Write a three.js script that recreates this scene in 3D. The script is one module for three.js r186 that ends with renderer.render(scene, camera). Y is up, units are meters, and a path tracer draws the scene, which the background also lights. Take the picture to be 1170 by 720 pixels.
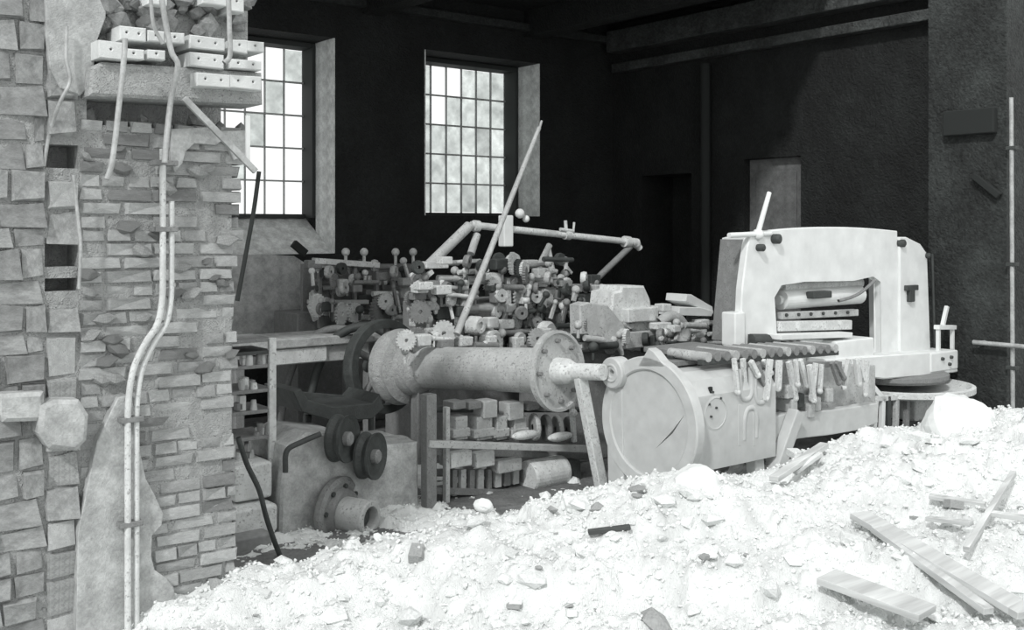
import * as THREE from 'three';
import { mergeGeometries } from 'three/addons/utils/BufferGeometryUtils.js';
import { RoundedBoxGeometry } from 'three/addons/geometries/RoundedBoxGeometry.js';

// ---------------------------------------------------------------- camera, sky, sun, exposure
const scene = new THREE.Scene();
const renderer = new THREE.WebGLRenderer();
renderer.toneMapping = THREE.LinearToneMapping;
renderer.toneMappingExposure = 1.17;
renderer.shadowMap.enabled = true;
const camera = new THREE.PerspectiveCamera(2 * Math.atan(360 / 1200) * 180 / Math.PI, 1170 / 720, 0.1, 200);
camera.position.set(0, 1.7, 0);
camera.lookAt(0, 1.7, -10);
camera.setViewOffset(1170, 720, 0, 100, 1170, 720);           // shifted lens: the horizon lies at pixel row 260
camera.updateProjectionMatrix();
scene.background = new THREE.Color().setRGB(0.975, 0.985, 0.98);  // evenly overcast sky
const sun = new THREE.DirectionalLight(new THREE.Color().setRGB(1, 1, 1), 1.75);   // hazy sun, high to the left behind the camera
sun.position.set(-5, 11, 6);
sun.target.position.set(0, 0, -6);
sun.castShadow = true;
sun.shadow.radius = 8;
sun.shadow.mapSize.set(2048, 2048);
Object.assign(sun.shadow.camera, { left: -9, right: 9, top: 9, bottom: -9, near: 1, far: 40 });
scene.add(sun, sun.target);

// ---------------------------------------------------------------- helpers
let seed = 12345;
const rnd = () => { seed = (seed * 1664525 + 1013904223) >>> 0; return seed / 4294967296; };
const rr = (a, b) => a + (b - a) * rnd();
const V = (a) => new THREE.Vector3(a[0], a[1], a[2]);
// building axes: u runs along the brick wall (right and away), w towards the yard, y up; the origin lies under the camera
const TH = 38.2 * Math.PI / 180, C = Math.cos(TH), S = Math.sin(TH), F = 1200, EYE = 1.7;
const toWorld = ([u, y, w]) => [C * u + S * w, y, -S * u + C * w];
const fromWorld = ([x, y, z]) => [C * x - S * z, y, S * x + C * z];
const at = (px, py, d) => fromWorld([(px - 585) / F * d, EYE - (py - 260) * d / F, -d]);   // a point at distance d
const P = (px, py, w) => at(px, py, w / (S * (px - 585) / F - C));                          // on an upright plane w
const Q = (px, py, u) => at(px, py, u / (C * (px - 585) / F + S));                          // on an upright plane u
const add = (p, q) => [p[0] + q[0], p[1] + q[1], p[2] + q[2]];
const off = (p, du, dy, dw) => [p[0] + du, p[1] + dy, p[2] + dw];
const clean = (g) => {
  const n = g.index ? g.toNonIndexed() : g;
  for (const k of Object.keys(n.attributes)) if (!['position', 'normal', 'uv'].includes(k)) n.deleteAttribute(k);
  return n;
};
function boxUV(g) {
  const p = g.attributes.position, n = g.attributes.normal, uv = new Float32Array(p.count * 2);
  for (let i = 0; i < p.count; i += 3) {
    let nx = 0, ny = 0, nz = 0;
    for (let k = 0; k < 3; k++) { nx += Math.abs(n.getX(i + k)); ny += Math.abs(n.getY(i + k)); nz += Math.abs(n.getZ(i + k)); }
    for (let k = 0; k < 3; k++) {
      const j = i + k, x = p.getX(j), y = p.getY(j), z = p.getZ(j);
      const [a, b] = nx > ny && nx > nz ? [z, y] : ny > nz ? [x, z] : [x, y];
      uv[2 * j] = a; uv[2 * j + 1] = b;
    }
  }
  g.setAttribute('uv', new THREE.BufferAttribute(uv, 2));
  return g;
}
const merge = (list) => { const a = [list].flat(3).map(clean); return boxUV(a.length > 1 ? mergeGeometries(a.map((g) => { g.deleteAttribute('uv'); return g; })) : a[0]); };
const used = {};
const numbered = (n) => { const k = used[n] = (used[n] ?? -1) + 1; return k ? n + '_' + String(k).padStart(3, '0') : n; };
const bases = new Map();
function thing(name, label, category, base, group, kind) {
  const o = new THREE.Group();
  o.name = numbered(name);
  const [x, y, z] = toWorld(base);
  o.position.set(x, y, z);
  o.rotation.y = TH;
  o.userData = { label, category };
  if (group) o.userData.group = group;
  if (kind) o.userData.kind = kind;
  bases.set(o, base);
  scene.add(o);
  return o;
}
const baseOf = (o) => { while (!bases.has(o)) o = o.parent; return bases.get(o); };
// geometries in building coordinates -> one named mesh under its parent
function obj(name, geos, mat, parent, label) {
  const g = merge(geos), b = baseOf(parent);
  g.translate(-b[0], -b[1], -b[2]);
  const m = new THREE.Mesh(g, mat);
  m.name = name;
  m.castShadow = m.receiveShadow = true;
  if (label) m.userData.label = label;
  parent.add(m);
  return m;
}
// a thing that is one mesh
function single(name, geos, mat, label, category, base, group, kind) {
  const g = merge(geos);
  g.translate(-base[0], -base[1], -base[2]);
  const m = new THREE.Mesh(g, mat);
  m.name = numbered(name);
  m.castShadow = m.receiveShadow = true;
  const [x, y, z] = toWorld(base);
  m.position.set(x, y, z);
  m.rotation.y = TH;
  m.userData = { label, category };
  if (group) m.userData.group = group;
  if (kind) m.userData.kind = kind;
  scene.add(m);
  bases.set(m, base);
  return m;
}
const Y = new THREE.Vector3(0, 1, 0);
const quat = (d) => new THREE.Quaternion().setFromUnitVectors(Y, V(d).normalize());
const rod = (p, q, r, r2 = r, seg = 12) => {
  const a = V(p), b = V(q), d = b.clone().sub(a), g = new THREE.CylinderGeometry(r2, r, d.length(), seg);
  return g.applyQuaternion(quat(d.toArray())).translate(...a.add(b).multiplyScalar(0.5).toArray());
};
const beam = (p, q, wide, deep, up = [0, 0, 1]) => {          // a squared bar from p to q
  const a = V(p), b = V(q), d = b.clone().sub(a), L = d.length(), x = d.normalize();
  const z = V(up).sub(x.clone().multiplyScalar(V(up).dot(x))).normalize(), y = z.clone().cross(x);
  const g = new RoundedBoxGeometry(L, wide, deep, 1, Math.min(wide, deep) * 0.12);
  return g.applyMatrix4(new THREE.Matrix4().makeBasis(x, y, z)).translate(...a.add(b).multiplyScalar(0.5).toArray());
};
const box = (u0, u1, y0, y1, w0, w1, r) => {
  const a = Math.abs(u1 - u0), b = Math.abs(y1 - y0), c = Math.abs(w1 - w0), m = Math.min(a, b, c);
  const g = r === 0 ? new THREE.BoxGeometry(a, b, c) : new RoundedBoxGeometry(a, b, c, 1, r ?? Math.min(0.012, m * 0.15));
  return g.translate((u0 + u1) / 2, (y0 + y1) / 2, (w0 + w1) / 2);
};
// a block whose yard-side face covers the pixel rectangle at plane w, and which reaches `deep` behind it
const blk = (x0, y0, x1, y1, w, deep, r) => {
  const m = (x0 + x1) / 2;
  return box(P(x0, y0, w)[0], P(x1, y0, w)[0], P(m, y0, w)[1], P(m, y1, w)[1], w - deep, w, r);
};
const lathe = (p, dir, prof, seg = 40) => {                    // profile of [radius, distance along dir]
  const g = new THREE.LatheGeometry(prof.map(([r, t]) => new THREE.Vector2(Math.max(r, 0.0001), t)), seg);
  const n = clean(g);
  n.computeVertexNormals();
  return n.applyQuaternion(quat(dir)).translate(...p);
};
const sweep = (pts, r, n = 60, seg = 9) => new THREE.TubeGeometry(new THREE.CatmullRomCurve3(pts.map(V), false, 'centripetal'), n, r, seg);
const ball = (p, r, sx = 1, sy = 1, sz = 1) => new THREE.SphereGeometry(r, 14, 10).scale(sx, sy, sz).translate(...p);
const ring = (p, dir, r, t, seg = 40) => new THREE.TorusGeometry(r, t, 10, seg).rotateX(Math.PI / 2).applyQuaternion(quat(dir)).translate(...p);
const shapeOf = (pts) => new THREE.Shape(pts.map(([x, y]) => new THREE.Vector2(x, y)));
// an outline in (u, y), thickness behind plane w
const plate = (pts, w, deep, holes = [], bevel = 0.004) => {
  const s = pts instanceof THREE.Shape ? pts : shapeOf(pts);
  for (const h of holes) s.holes.push(h instanceof THREE.Path ? h : new THREE.Path(h.map(([x, y]) => new THREE.Vector2(x, y))));
  return new THREE.ExtrudeGeometry(s, { depth: deep - 2 * bevel, bevelEnabled: bevel > 0, bevelSize: bevel, bevelThickness: bevel, bevelSegments: 1, curveSegments: 28 }).translate(0, 0, w - deep + bevel);
};
const pix = (list, w) => list.map(([x, y]) => { const p = P(x, y, w); return [p[0], p[1]]; });
// an outline in (w, y), facing -u at u0 and reaching `deep` to +u
const plateU = (pts, u0, deep, holes = [], bevel = 0.004) => {
  const s = pts instanceof THREE.Shape ? pts : shapeOf(pts);
  for (const h of holes) s.holes.push(h instanceof THREE.Path ? h : new THREE.Path(h.map(([x, y]) => new THREE.Vector2(x, y))));
  const g = new THREE.ExtrudeGeometry(s, { depth: deep - 2 * bevel, bevelEnabled: bevel > 0, bevelSize: bevel, bevelThickness: bevel, bevelSegments: 1, curveSegments: 40 });
  return g.rotateY(-Math.PI / 2).translate(u0 + deep - bevel, 0, 0);   // shape x -> +w, extrusion -> -u
};
const gearShape = (r, teeth, depth) => {
  const s = [];
  for (let i = 0; i < teeth * 4; i++) { const a = i / (teeth * 4) * Math.PI * 2, q = (i % 4) < 2 ? r : r - depth; s.push([Math.cos(a) * q, Math.sin(a) * q]); }
  return s;
};
const gear = (p, dir, r, thick, teeth = 22) => {
  const s = shapeOf(gearShape(r, teeth, r * 0.13)), h = new THREE.Path();
  h.absarc(0, 0, r * 0.18, 0, Math.PI * 2, true);
  s.holes.push(h);
  const g = new THREE.ExtrudeGeometry(s, { depth: thick, bevelEnabled: false, curveSegments: 10 }).translate(0, 0, -thick / 2).rotateX(Math.PI / 2);
  return g.applyQuaternion(quat(dir)).translate(...p);
};
// value noise
const hash = (x, y, s) => { let h = (x * 374761393 + y * 668265263 + s * 974634777) | 0; h = Math.imul(h ^ (h >>> 13), 1274126177); h ^= h >>> 16; return (h >>> 0) / 4294967296; };
const vn = (x, y, s, per = 0) => {
  const xi = Math.floor(x), yi = Math.floor(y), fx = x - xi, fy = y - yi, m = (i) => per ? ((i % per) + per) % per : i;
  const sx = fx * fx * (3 - 2 * fx), sy = fy * fy * (3 - 2 * fy), h = (i, j) => hash(m(i), m(j), s);
  return (h(xi, yi) * (1 - sx) + h(xi + 1, yi) * sx) * (1 - sy) + (h(xi, yi + 1) * (1 - sx) + h(xi + 1, yi + 1) * sx) * sy;
};
const fbm = (x, y, s, oct, per = 0) => { let v = 0, a = 0.5, n = 0; for (let o = 0; o < oct; o++) { v += a * vn(x, y, s + o, per); n += a; x *= 2; y *= 2; per *= 2; a *= 0.55; } return v / n; };
function tex(size, fn, srgb) {
  const d = new Uint8Array(size * size * 4);
  for (let j = 0; j < size; j++) for (let i = 0; i < size; i++) {
    const v = fn(i / size, j / size), k = 4 * (j * size + i), c = Math.max(0, Math.min(1, v)) * 255;
    d[k] = d[k + 1] = d[k + 2] = c; d[k + 3] = 255;
  }
  const t = new THREE.DataTexture(d, size, size);
  t.wrapS = t.wrapT = THREE.RepeatWrapping;
  t.magFilter = THREE.LinearFilter;
  t.minFilter = THREE.LinearMipmapLinearFilter;
  t.generateMipmaps = true;
  if (srgb) t.colorSpace = THREE.SRGBColorSpace;
  t.needsUpdate = true;
  return t;
}
const clamp = (v, a = 0, b = 1) => Math.max(a, Math.min(b, v));
const stainTex = tex(512, (x, y) => { const a = fbm(x * 6, y * 6, 11, 5, 6), b = fbm(x * 40, y * 40, 31, 3, 40); return 0.90 + 0.34 * (a - 0.5) + 0.16 * (b - 0.5); }, true);
const pitTex = tex(512, (x, y) => { const a = fbm(x * 8, y * 8, 51, 4, 8), b = fbm(x * 48, y * 48, 71, 3, 48), s = clamp((b - 0.62) * 6); return 0.93 - 0.22 * s * clamp((a - 0.4) * 4) - 0.2 * (0.5 - a) - 0.08 * (b - .5); }, true);
const smallTex = tex(256, (x, y) => 0.93 + 0.22 * (fbm(x * 10, y * 10, 91, 4, 10) - 0.5), true);
const softTex = tex(256, (x, y) => 0.95 + 0.12 * (fbm(x * 9, y * 9, 95, 5, 9) - 0.5), true);
const sootTex = tex(512, (x, y) => { const a = fbm(x * 5, y * 5, 111, 5, 5), b = fbm(x * 64, y * 64, 131, 2, 64); return 0.78 + 0.6 * (a - 0.5) + 0.35 * (b - 0.5); }, true);
const bumpTex = tex(512, (x, y) => 0.6 * fbm(x * 12, y * 12, 151, 4, 12) + 0.4 * fbm(x * 70, y * 70, 171, 2, 70));
const grainTex = tex(256, (x, y) => 0.88 + 0.3 * (fbm(x * 3, y * 40, 191, 3, 0) - 0.5), true);
const scaled = (t, s, ox = 0, oy = 0) => { const c = t.clone(); c.repeat.set(s, s); c.offset.set(ox, oy); c.needsUpdate = true; return c; };
const gray = (v) => { const k = clamp((0.15 - v) / 0.15); return new THREE.Color().setRGB(v * (0.975 - .13 * k), v, v * (0.988 - .04 * k)); };   // neutral greys, the darkest a little green
function mat(v, o = {}) {
  const { map = null, bump = 0, bs = 1, ...rest } = o;
  const m = new THREE.MeshStandardMaterial({ color: gray(v), roughness: 0.85, ...rest });
  if (map) m.map = map;
  if (bump) { m.bumpMap = bumpTexS[bs] ?? bumpTex; m.bumpScale = bump; }
  return m;
}
const bumpTexS = { 1: bumpTex, 2: scaled(bumpTex, 2), 4: scaled(bumpTex, 4) };
const stain1 = scaled(stainTex, 1.3), stain3 = scaled(stainTex, 3, .3, .6), pit2 = scaled(pitTex, 2), pit4 = scaled(pitTex, 4, .2, .7), soot1 = scaled(sootTex, 0.7);
const M = {
  brick: [0.21, 0.33, 0.39, 0.43, 0.45, 0.36].map((v, i) => mat(v, { map: scaled(pitTex, 1.1, i * .17, i * .31), bump: 0.0009, bs: 1 })),
  stone: [0.29, 0.32, 0.36, 0.39].map((v, i) => mat(v, { map: scaled(stainTex, 0.9, i * .23, i * .37), bump: 0.0012, bs: 1 })),
  mortar: mat(0.38, { map: pit4, bump: 0.012, bs: 4 }),
  plaster: mat(0.53, { map: stain3, bump: 0.004, bs: 4 }),
  concrete: mat(0.44, { map: pit4, bump: 0.012, bs: 4 }),
  hollow: mat(0.72, { map: smallTex, bump: 0.003, bs: 4 }),
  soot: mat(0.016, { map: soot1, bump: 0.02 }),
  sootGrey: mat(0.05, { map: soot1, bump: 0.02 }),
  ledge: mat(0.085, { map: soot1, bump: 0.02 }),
  reveal: mat(0.86, { map: stain3 }),
  frame: mat(0.03, { roughness: 0.7 }),
  dustIron: mat(0.50, { map: pit2, bump: 0.003, bs: 4, roughness: 0.8 }),
  drumIron: mat(0.56, { map: scaled(softTex, 1.5), bump: 0.001, bs: 4, roughness: 0.75 }),
  midIron: mat(0.24, { map: pit4, bump: 0.003, bs: 4, roughness: 0.7 }),
  darkIron: mat(0.065, { map: stain3, bump: 0.003, bs: 4, roughness: 0.65 }),
  black: mat(0.02, { roughness: 0.9 }),
  white: mat(0.80, { map: softTex, roughness: 0.55 }),
  pale: mat(0.70, { map: pit2, bump: 0.003, bs: 4 }),
  steel: mat(0.50, { map: stain3, roughness: 0.55, metalness: 0.15 }),
  wood: mat(0.74, { map: grainTex }),
  darkWood: mat(0.10, { map: grainTex }),
  door: mat(0.16, { map: stain3 }),
  rubble: mat(0.80, { map: smallTex, bump: 0.008, bs: 4 }),
  rubbleStone: [0.74, 0.82, 0.87, 0.80, 0.36].map((v) => mat(v, { map: smallTex })),
  floor: mat(0.2, { map: stain1, bump: 0.02 }),
  ground: mat(0.5, { map: stain1 }),
  pane: [0.95, 0.92, 0.84, 0.93].map((v, i) => new THREE.MeshPhysicalMaterial({ color: gray(v), transmission: 1, thickness: 0, roughness: 0.3, ior: 1.05, map: scaled(smallTex, .9, i * .3, i * .2) })),
};
M.rubble.side = THREE.DoubleSide;

// ================================================================ THE SETTING
single('ground', box(-14, 18, -0.35, -0.15, -22, 8, 0), M.ground, 'pale bare yard ground around the ruined building', 'ground', [0, -0.25, 0], null, 'structure');
single('floor', box(-1, 8.4, -0.15, 0, -8.8, -4.2, 0), M.floor, 'dusty grey concrete floor under the wrecked machines', 'floor', [4, -0.15, -6.5], null, 'structure');

const WB = -8.8, TK = 0.62, CEIL = 4.03, HEAD = 3.485;
// window openings along u on the back wall, from pixel columns
const uw2a = P(485, 200, WB)[0], uw2b = P(617, 200, WB)[0], uw1b = P(383, 200, WB)[0], uw1a = uw1b - (uw2b - uw2a);
const SILL2 = 1.82, SILL1 = 1.455, SILLG = 1.79;
{
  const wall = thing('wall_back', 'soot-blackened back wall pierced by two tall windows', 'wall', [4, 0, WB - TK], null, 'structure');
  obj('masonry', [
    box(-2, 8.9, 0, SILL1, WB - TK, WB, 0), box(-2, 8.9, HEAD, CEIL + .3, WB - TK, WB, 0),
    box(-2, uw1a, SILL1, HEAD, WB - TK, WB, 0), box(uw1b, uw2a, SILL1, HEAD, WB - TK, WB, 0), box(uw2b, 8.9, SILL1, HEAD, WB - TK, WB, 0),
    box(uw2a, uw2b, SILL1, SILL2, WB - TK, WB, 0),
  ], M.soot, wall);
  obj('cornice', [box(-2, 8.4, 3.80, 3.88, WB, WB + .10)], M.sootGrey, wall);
  // light plaster left on the wall below the first window
  const patch = pix([[262, 293], [300, 291], [336, 293], [347, 300], [343, 330], [346, 352], [336, 372], [345, 388], [300, 392], [262, 390]], WB + .03);
  obj('plaster_patch', plate(patch, WB + .03, .028), M.plaster, wall, 'torn patch of pale plaster');
}
function windowIn(name, u0, u1, sillGlass, sillIn, label, missing, rows) {
  const win = thing(name, label, 'window', [(u0 + u1) / 2, sillGlass, WB - TK], null, 'structure');
  const fw = 0.05, wf = WB - TK + 0.03, top = HEAD - 0.002;
  // plastered reveals on both sides, dark timber box frame outside of them
  const y0 = sillIn + .002;
  obj('reveal', [box(u1 - .016, u1 - .001, y0, top, WB - .36, WB - .002, 0)], M.reveal, win, 'pale plastered reveal');
  obj('reveal', [box(u0 + .001, u0 + .016, y0, top, WB - .36, WB - .002, 0)], M.reveal, win, 'pale plastered reveal');
  obj('frame', [
    box(u0 + .001, u0 + .05, sillGlass, top, wf, WB - .36), box(u1 - .05, u1 - .001, sillGlass, top, wf, WB - .36),
    box(u0 + .05, u1 - .05, top - .05, top, wf, WB - .36), box(u0 + .05, u1 - .05, sillGlass, sillGlass + .04, wf, wf + .08),
  ], M.frame, win, 'dark timber frame');
  if (sillIn < sillGlass) {                                   // sloping sill
    const s = shapeOf([[0, 0], [TK - .04, 0], [TK - .04, .001], [0.02, sillGlass - sillIn]]);
    const g = new THREE.ExtrudeGeometry(s, { depth: u1 - u0 - .034, bevelEnabled: false }).rotateY(-Math.PI / 2).translate(u1 - .017, sillIn + .001, WB - TK + .03);
    obj('sill', g, M.reveal, win, 'steeply sloping pale sill');
  }
  const cols = 7, gu0 = u0 + .05, gu1 = u1 - .05, gy0 = sillGlass + .04, gy1 = top - .05, cw = (gu1 - gu0) / cols, rh = (gy1 - gy0) / rows, bw = .010;
  for (let i = 1; i < cols; i++) obj('glazing_bar', box(gu0 + i * cw - bw / 2, gu0 + i * cw + bw / 2, gy0, gy1, wf + .01, wf + .04), M.barGrey, win);
  for (let j = 1; j < rows; j++) obj('glazing_bar', box(gu0, gu1, gy0 + j * rh - .008, gy0 + j * rh + .008, wf + .012, wf + .045), M.barGrey, win);
  for (let j = 0; j < rows; j++) for (let i = 0; i < cols; i++) {
    if (missing(i, j)) continue;
    obj('pane', box(gu0 + i * cw + bw / 2, gu0 + (i + 1) * cw - bw / 2, gy0 + j * rh + .008, gy0 + (j + 1) * rh - .008, wf + .022, wf + .026, 0), M.pane[Math.floor(rnd() * 4)], win);
  }
  return win;
}
M.barGrey = mat(0.42);
windowIn('window_1', uw1a, uw1b, SILLG, SILL1, 'tall barred window with sloping pale sill beside the brick wall', (i, j) => (i * 7 + j * 3) % 5 < 4, 5);
windowIn('window_2', uw2a, uw2b, SILL2, SILL2, 'tall barred window with a broken top corner pane behind the leaning pole', (i, j) => (i < 4 && j === 4 && i > 1) || (i === 2 && j === 3), 5);

// right wall with a doorway and a door, ending in a pilaster at the front
const UR = 8.4;
const dw = [Q(850, 200, UR)[2], Q(915, 200, UR)[2]], ow = [Q(733, 200, UR)[2], Q(790, 200, UR)[2]];
{
  const wall = thing('wall_right', 'sooty end wall with dark doorway and grey door', 'wall', [UR, 0, -6.5], null, 'structure');
  const T = 0.5, H = CEIL + .3;
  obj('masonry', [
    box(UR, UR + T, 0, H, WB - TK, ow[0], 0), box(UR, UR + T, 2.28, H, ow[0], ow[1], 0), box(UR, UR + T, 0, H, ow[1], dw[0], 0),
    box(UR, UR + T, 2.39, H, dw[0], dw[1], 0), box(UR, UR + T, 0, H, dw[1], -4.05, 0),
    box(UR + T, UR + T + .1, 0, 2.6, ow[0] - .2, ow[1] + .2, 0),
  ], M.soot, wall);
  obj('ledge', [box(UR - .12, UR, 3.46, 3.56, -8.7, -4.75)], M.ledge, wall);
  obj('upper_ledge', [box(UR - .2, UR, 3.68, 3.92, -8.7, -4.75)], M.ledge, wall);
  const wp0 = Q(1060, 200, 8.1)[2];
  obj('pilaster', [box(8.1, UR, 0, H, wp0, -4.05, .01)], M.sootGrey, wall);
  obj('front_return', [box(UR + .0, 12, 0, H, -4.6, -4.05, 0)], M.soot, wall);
  const n0 = Q(1082, 128, 8.1), n1 = Q(1140, 152, 8.1);
  obj('bracket', [box(8.03, 8.1, n1[1], n0[1], n0[2], n1[2]), beam(Q(1112, 200, 8.07), Q(1142, 224, 8.07), .05, .05, [1, 0, 0])], M.black, wall, 'blackened iron bracket');
  const door = thing('door_1', 'plain grey panel door in the sooty end wall', 'door', [UR + .12, 0, (dw[0] + dw[1]) / 2], null, 'structure');
  obj('leaf', [box(UR + .08, UR + .13, 0, 2.385, dw[0] + .005, dw[1] - .005)], M.door, door);
  for (const [a, b] of [[.12, 1.05], [1.17, 2.25]]) obj('panel', [box(UR + .065, UR + .085, a, b, dw[0] + .1, dw[1] - .1)], M.door, door);
  obj('handle', [rod([UR + .08, 1.05, dw[1] - .06], [UR + .03, 1.05, dw[1] - .06], .012), ball([UR + .03, 1.05, dw[1] - .06], .025)], M.darkIron, door);
}
{
  const ceil = thing('ceiling', 'blackened concrete ceiling with heavy cross beams', 'ceiling', [4, CEIL, -7.5], null, 'structure');
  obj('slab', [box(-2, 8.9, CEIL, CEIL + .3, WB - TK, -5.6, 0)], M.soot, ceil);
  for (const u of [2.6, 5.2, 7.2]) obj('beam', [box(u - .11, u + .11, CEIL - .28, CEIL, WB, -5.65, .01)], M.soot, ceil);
}
// upright service pipe at the wall corner, rail
{
  const p = thing('wall_pipe', 'thin bright upright pipe on the corner of the sooty wall', 'pipe', Q(1153, 470, 8.05));
  const b = Q(1153, 470, 8.06), t = Q(1151, 112, 8.06);
  obj('tube', rod([8.06, 0, b[2] + .03], [8.06, t[1], t[2] + .03], .016), M.steel, p);
  for (const y of [.6, 1.4, 2.3]) obj('clip', box(8.04, 8.1, y, y + .03, b[2] - .02, b[2] + .06), M.darkIron, p);
  const h = Q(1112, 391, 8.02), e = Q(1152, 391, 8.02);
  single('wall_rail', [rod([8.02, h[1], h[2]], [8.02, h[1], -3.7], .018), rod([8.02, h[1], h[2] + .05], [8.11, h[1], h[2] + .05], .014)], M.steel, 'short horizontal rail crossing the upright wall pipe', 'rail', h);
}

// ---------------------------------------------------------------- the broken brick wall in front
const WF = -4.26;
const roughBox = (inset, jit) => {                             // unit brick with a worn front (+z), flat shaded
  const j = () => rr(-jit, jit), v = [];
  const rect = (z, i, jj) => [[-.5 + i, -.5 + i * 1.4], [.5 - i, -.5 + i * 1.4], [.5 - i, .5 - i * 1.4], [-.5 + i, .5 - i * 1.4]].map(([x, y]) => [x + jj * j(), y + jj * j(), z + jj * j()]);
  const a = rect(-.5, 0, 0), b = rect(.30, 0, .6), c = rect(.5, inset, 1), mid = [j(), j(), .5 + j() * .6];
  const quad = (p, q, r, s) => v.push(p, q, r, p, r, s);
  for (let k = 0; k < 4; k++) { const n = (k + 1) % 4; quad(a[k], a[n], b[n], b[k]); quad(b[k], b[n], c[n], c[k]); v.push(c[k], c[n], mid); }
  quad(a[3], a[2], a[1], a[0]);
  const g = new THREE.BufferGeometry();
  g.setAttribute('position', new THREE.Float32BufferAttribute(v.flat(), 3));
  g.computeVertexNormals();
  return boxUV(g);
};
const brickGeos = [0, 1, 2, 3, 4].map(() => roughBox(.045, .07)), stoneGeos = [0, 1, 2, 3].map(() => roughBox(.045, .085));
{
  const wall = thing('wall_front', 'broken brick wall end with exposed courses and torn plaster', 'wall', [1.3, 0, WF], null, 'structure');
  const B = bases.get(wall);
  const piece = (name, geos, mats, u0, u1, y0, y1, w0, w1, tilt = 0) => {
    const m = new THREE.Mesh(geos[Math.floor(rnd() * geos.length)], mats[Math.floor(rnd() * mats.length)]);
    m.name = name;
    m.position.set((u0 + u1) / 2 - B[0], (y0 + y1) / 2 - B[1], (w0 + w1) / 2 - B[2]);
    m.scale.set(u1 - u0, y1 - y0, w1 - w0);
    m.rotation.z = tilt;
    m.castShadow = m.receiveShadow = true;
    wall.add(m);
    return m;
  };
  const U = (px) => P(px, 300, WF)[0], HY = (py, px = 190) => P(px, py, WF)[1];
  const uA = U(52), uB = U(90), uEnd = U(271), uEnd2 = U(279);
  // mortar core behind the faces
  const voids = [[165, 192], [272, 305], [318, 333]], vy = voids.map(([a, b]) => [HY(b, 70), HY(a, 70)]).reverse();
  const core = [box(.2, uA, -.2, 3.0, WF - .33, WF - .012, 0), box(uB, uEnd - .02, -.2, HY(147), WF - .33, WF - .012, 0), box(uB, U(100), HY(147), 3.0, WF - .33, WF - .012, 0), box(uA, uB, -.2, 3.0, WF - .33, WF - .16, 0)];
  let cy = -.2;
  for (const [a, b] of [...vy, [3, 3]]) { core.push(box(uA, uB, cy, a, WF - .16, WF - .012, 0)); cy = b; }
  obj('mortar_core', core, M.mortar, wall);
  obj('core_back', [box(U(100), U(278), HY(150), 3.0, WF - .46, WF - .24, 0)], M.concrete, wall);
  // brick courses
  const ch = .0545;
  let row = 0;
  for (let y = -.05; y < HY(150); y += ch, row++) {
    const py = 260 - (y - EYE) / .003588, end = (py < 292 ? uEnd2 : uEnd) + rr(-.014, .012);
    let u = uB + (row % 2 ? rr(-.01, .01) : -.09 + rr(-.01, .01));
    while (u < end - .02) {
      let L = row % 4 === 3 ? .098 : .192;
      L += rr(-.012, .012);
      const e = Math.min(u + L, end), s = Math.max(u, uB);
      if (e - s > .025 && !(rnd() < .035)) {
        const proud = rnd() < .12 ? rr(-.045, -.02) : rr(-.010, .006);
        piece('brick', brickGeos, M.brick, s + .004, e - .004, y + .0035, y + ch - .0035, WF - .11, WF + proud, rr(-.012, .012));
      }
      u += L;
    }
  }
  // rough stone masonry on the far left, pad stones between
  for (let y = -.05; y < 2.75;) {
    const h = rr(.075, .135);
    let u = .62;
    while (u < uA - .03) {
      const e = Math.min(u + rr(.12, .24), uA);
      piece('stone_block', stoneGeos, M.stone, u + .003, e - .002, y + .003, y + h - .002, WF - .14, WF + rr(-.012, .014), rr(-.02, .02));
      u = e;
    }
    y += h;
  }
  for (let y = -.05; y < HY(110);) {
    const h = rr(.08, .17), py = 260 - (y + h / 2 - EYE) / .00345;
    if (!voids.some(([a, b]) => py > a - 8 && py < b + 8)) piece('pad_stone', stoneGeos, [M.stone[3], M.brick[4], M.plaster], uA + .004, uB - .004, y + .004, y + h - .005, WF - .13, WF + rr(-.004, .018), rr(-.015, .015));
    y += h;
  }
  // two pale lumps of stone sticking out at the left
  const lump = (pts, w, deep) => plate(pix(pts, w), w, deep, [], .016);
  obj('projecting_stone', lump([[2, 455], [46, 453], [48, 477], [8, 478]], WF + .075, .16), M.plaster, wall, 'pale stone jutting out');
  obj('projecting_stone', lump([[52, 468], [64, 462], [88, 462], [97, 476], [95, 502], [86, 511], [60, 508], [50, 494]], WF + .10, .16), M.plaster, wall, 'large pale rounded stone jutting out');
  // torn render
  const skin = (name, pts, w, deep, m, label) => obj(name, plate(pix(pts, w), w, deep, [], .003), m, wall, label);
  skin('render_patch', [[88, 735], [90, 610], [100, 560], [112, 505], [128, 470], [136, 455], [150, 452], [160, 520], [166, 548], [176, 566], [186, 588], [184, 600], [173, 612], [172, 636], [176, 652], [190, 662], [198, 672], [200, 690], [214, 700], [214, 735]], WF + .034, .05, M.plaster, 'torn sheet of pale render');
  skin('render_patch', [[197, 148], [240, 146], [258, 158], [246, 165], [222, 163], [212, 172], [208, 186], [200, 196], [196, 184]], WF + .02, .03, M.plaster);
  skin('render_patch', [[52, -30], [122, -30], [120, 20], [108, 52], [106, 92], [92, 108], [70, 100], [58, 78], [54, 40]], WF + .03, .05, M.plaster);
  skin('render_patch', [[250, 150], [280, 150], [281, 178], [268, 182], [262, 168]], WF + .02, .03, M.plaster);
  // broken floor slab above: concrete, hollow blocks in rows
  obj('slab_edge', [plate(pix([[108, 79], [118, 74], [297, 86], [298, 116], [240, 113], [150, 108], [106, 106]], WF + .10), WF + .10, .24, [], .012)], M.concrete, wall, 'broken concrete slab edge');
  obj('slab_core', [blk(112, -40, 284, 78, WF - .06, .12, .01)], M.concrete, wall);
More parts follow.
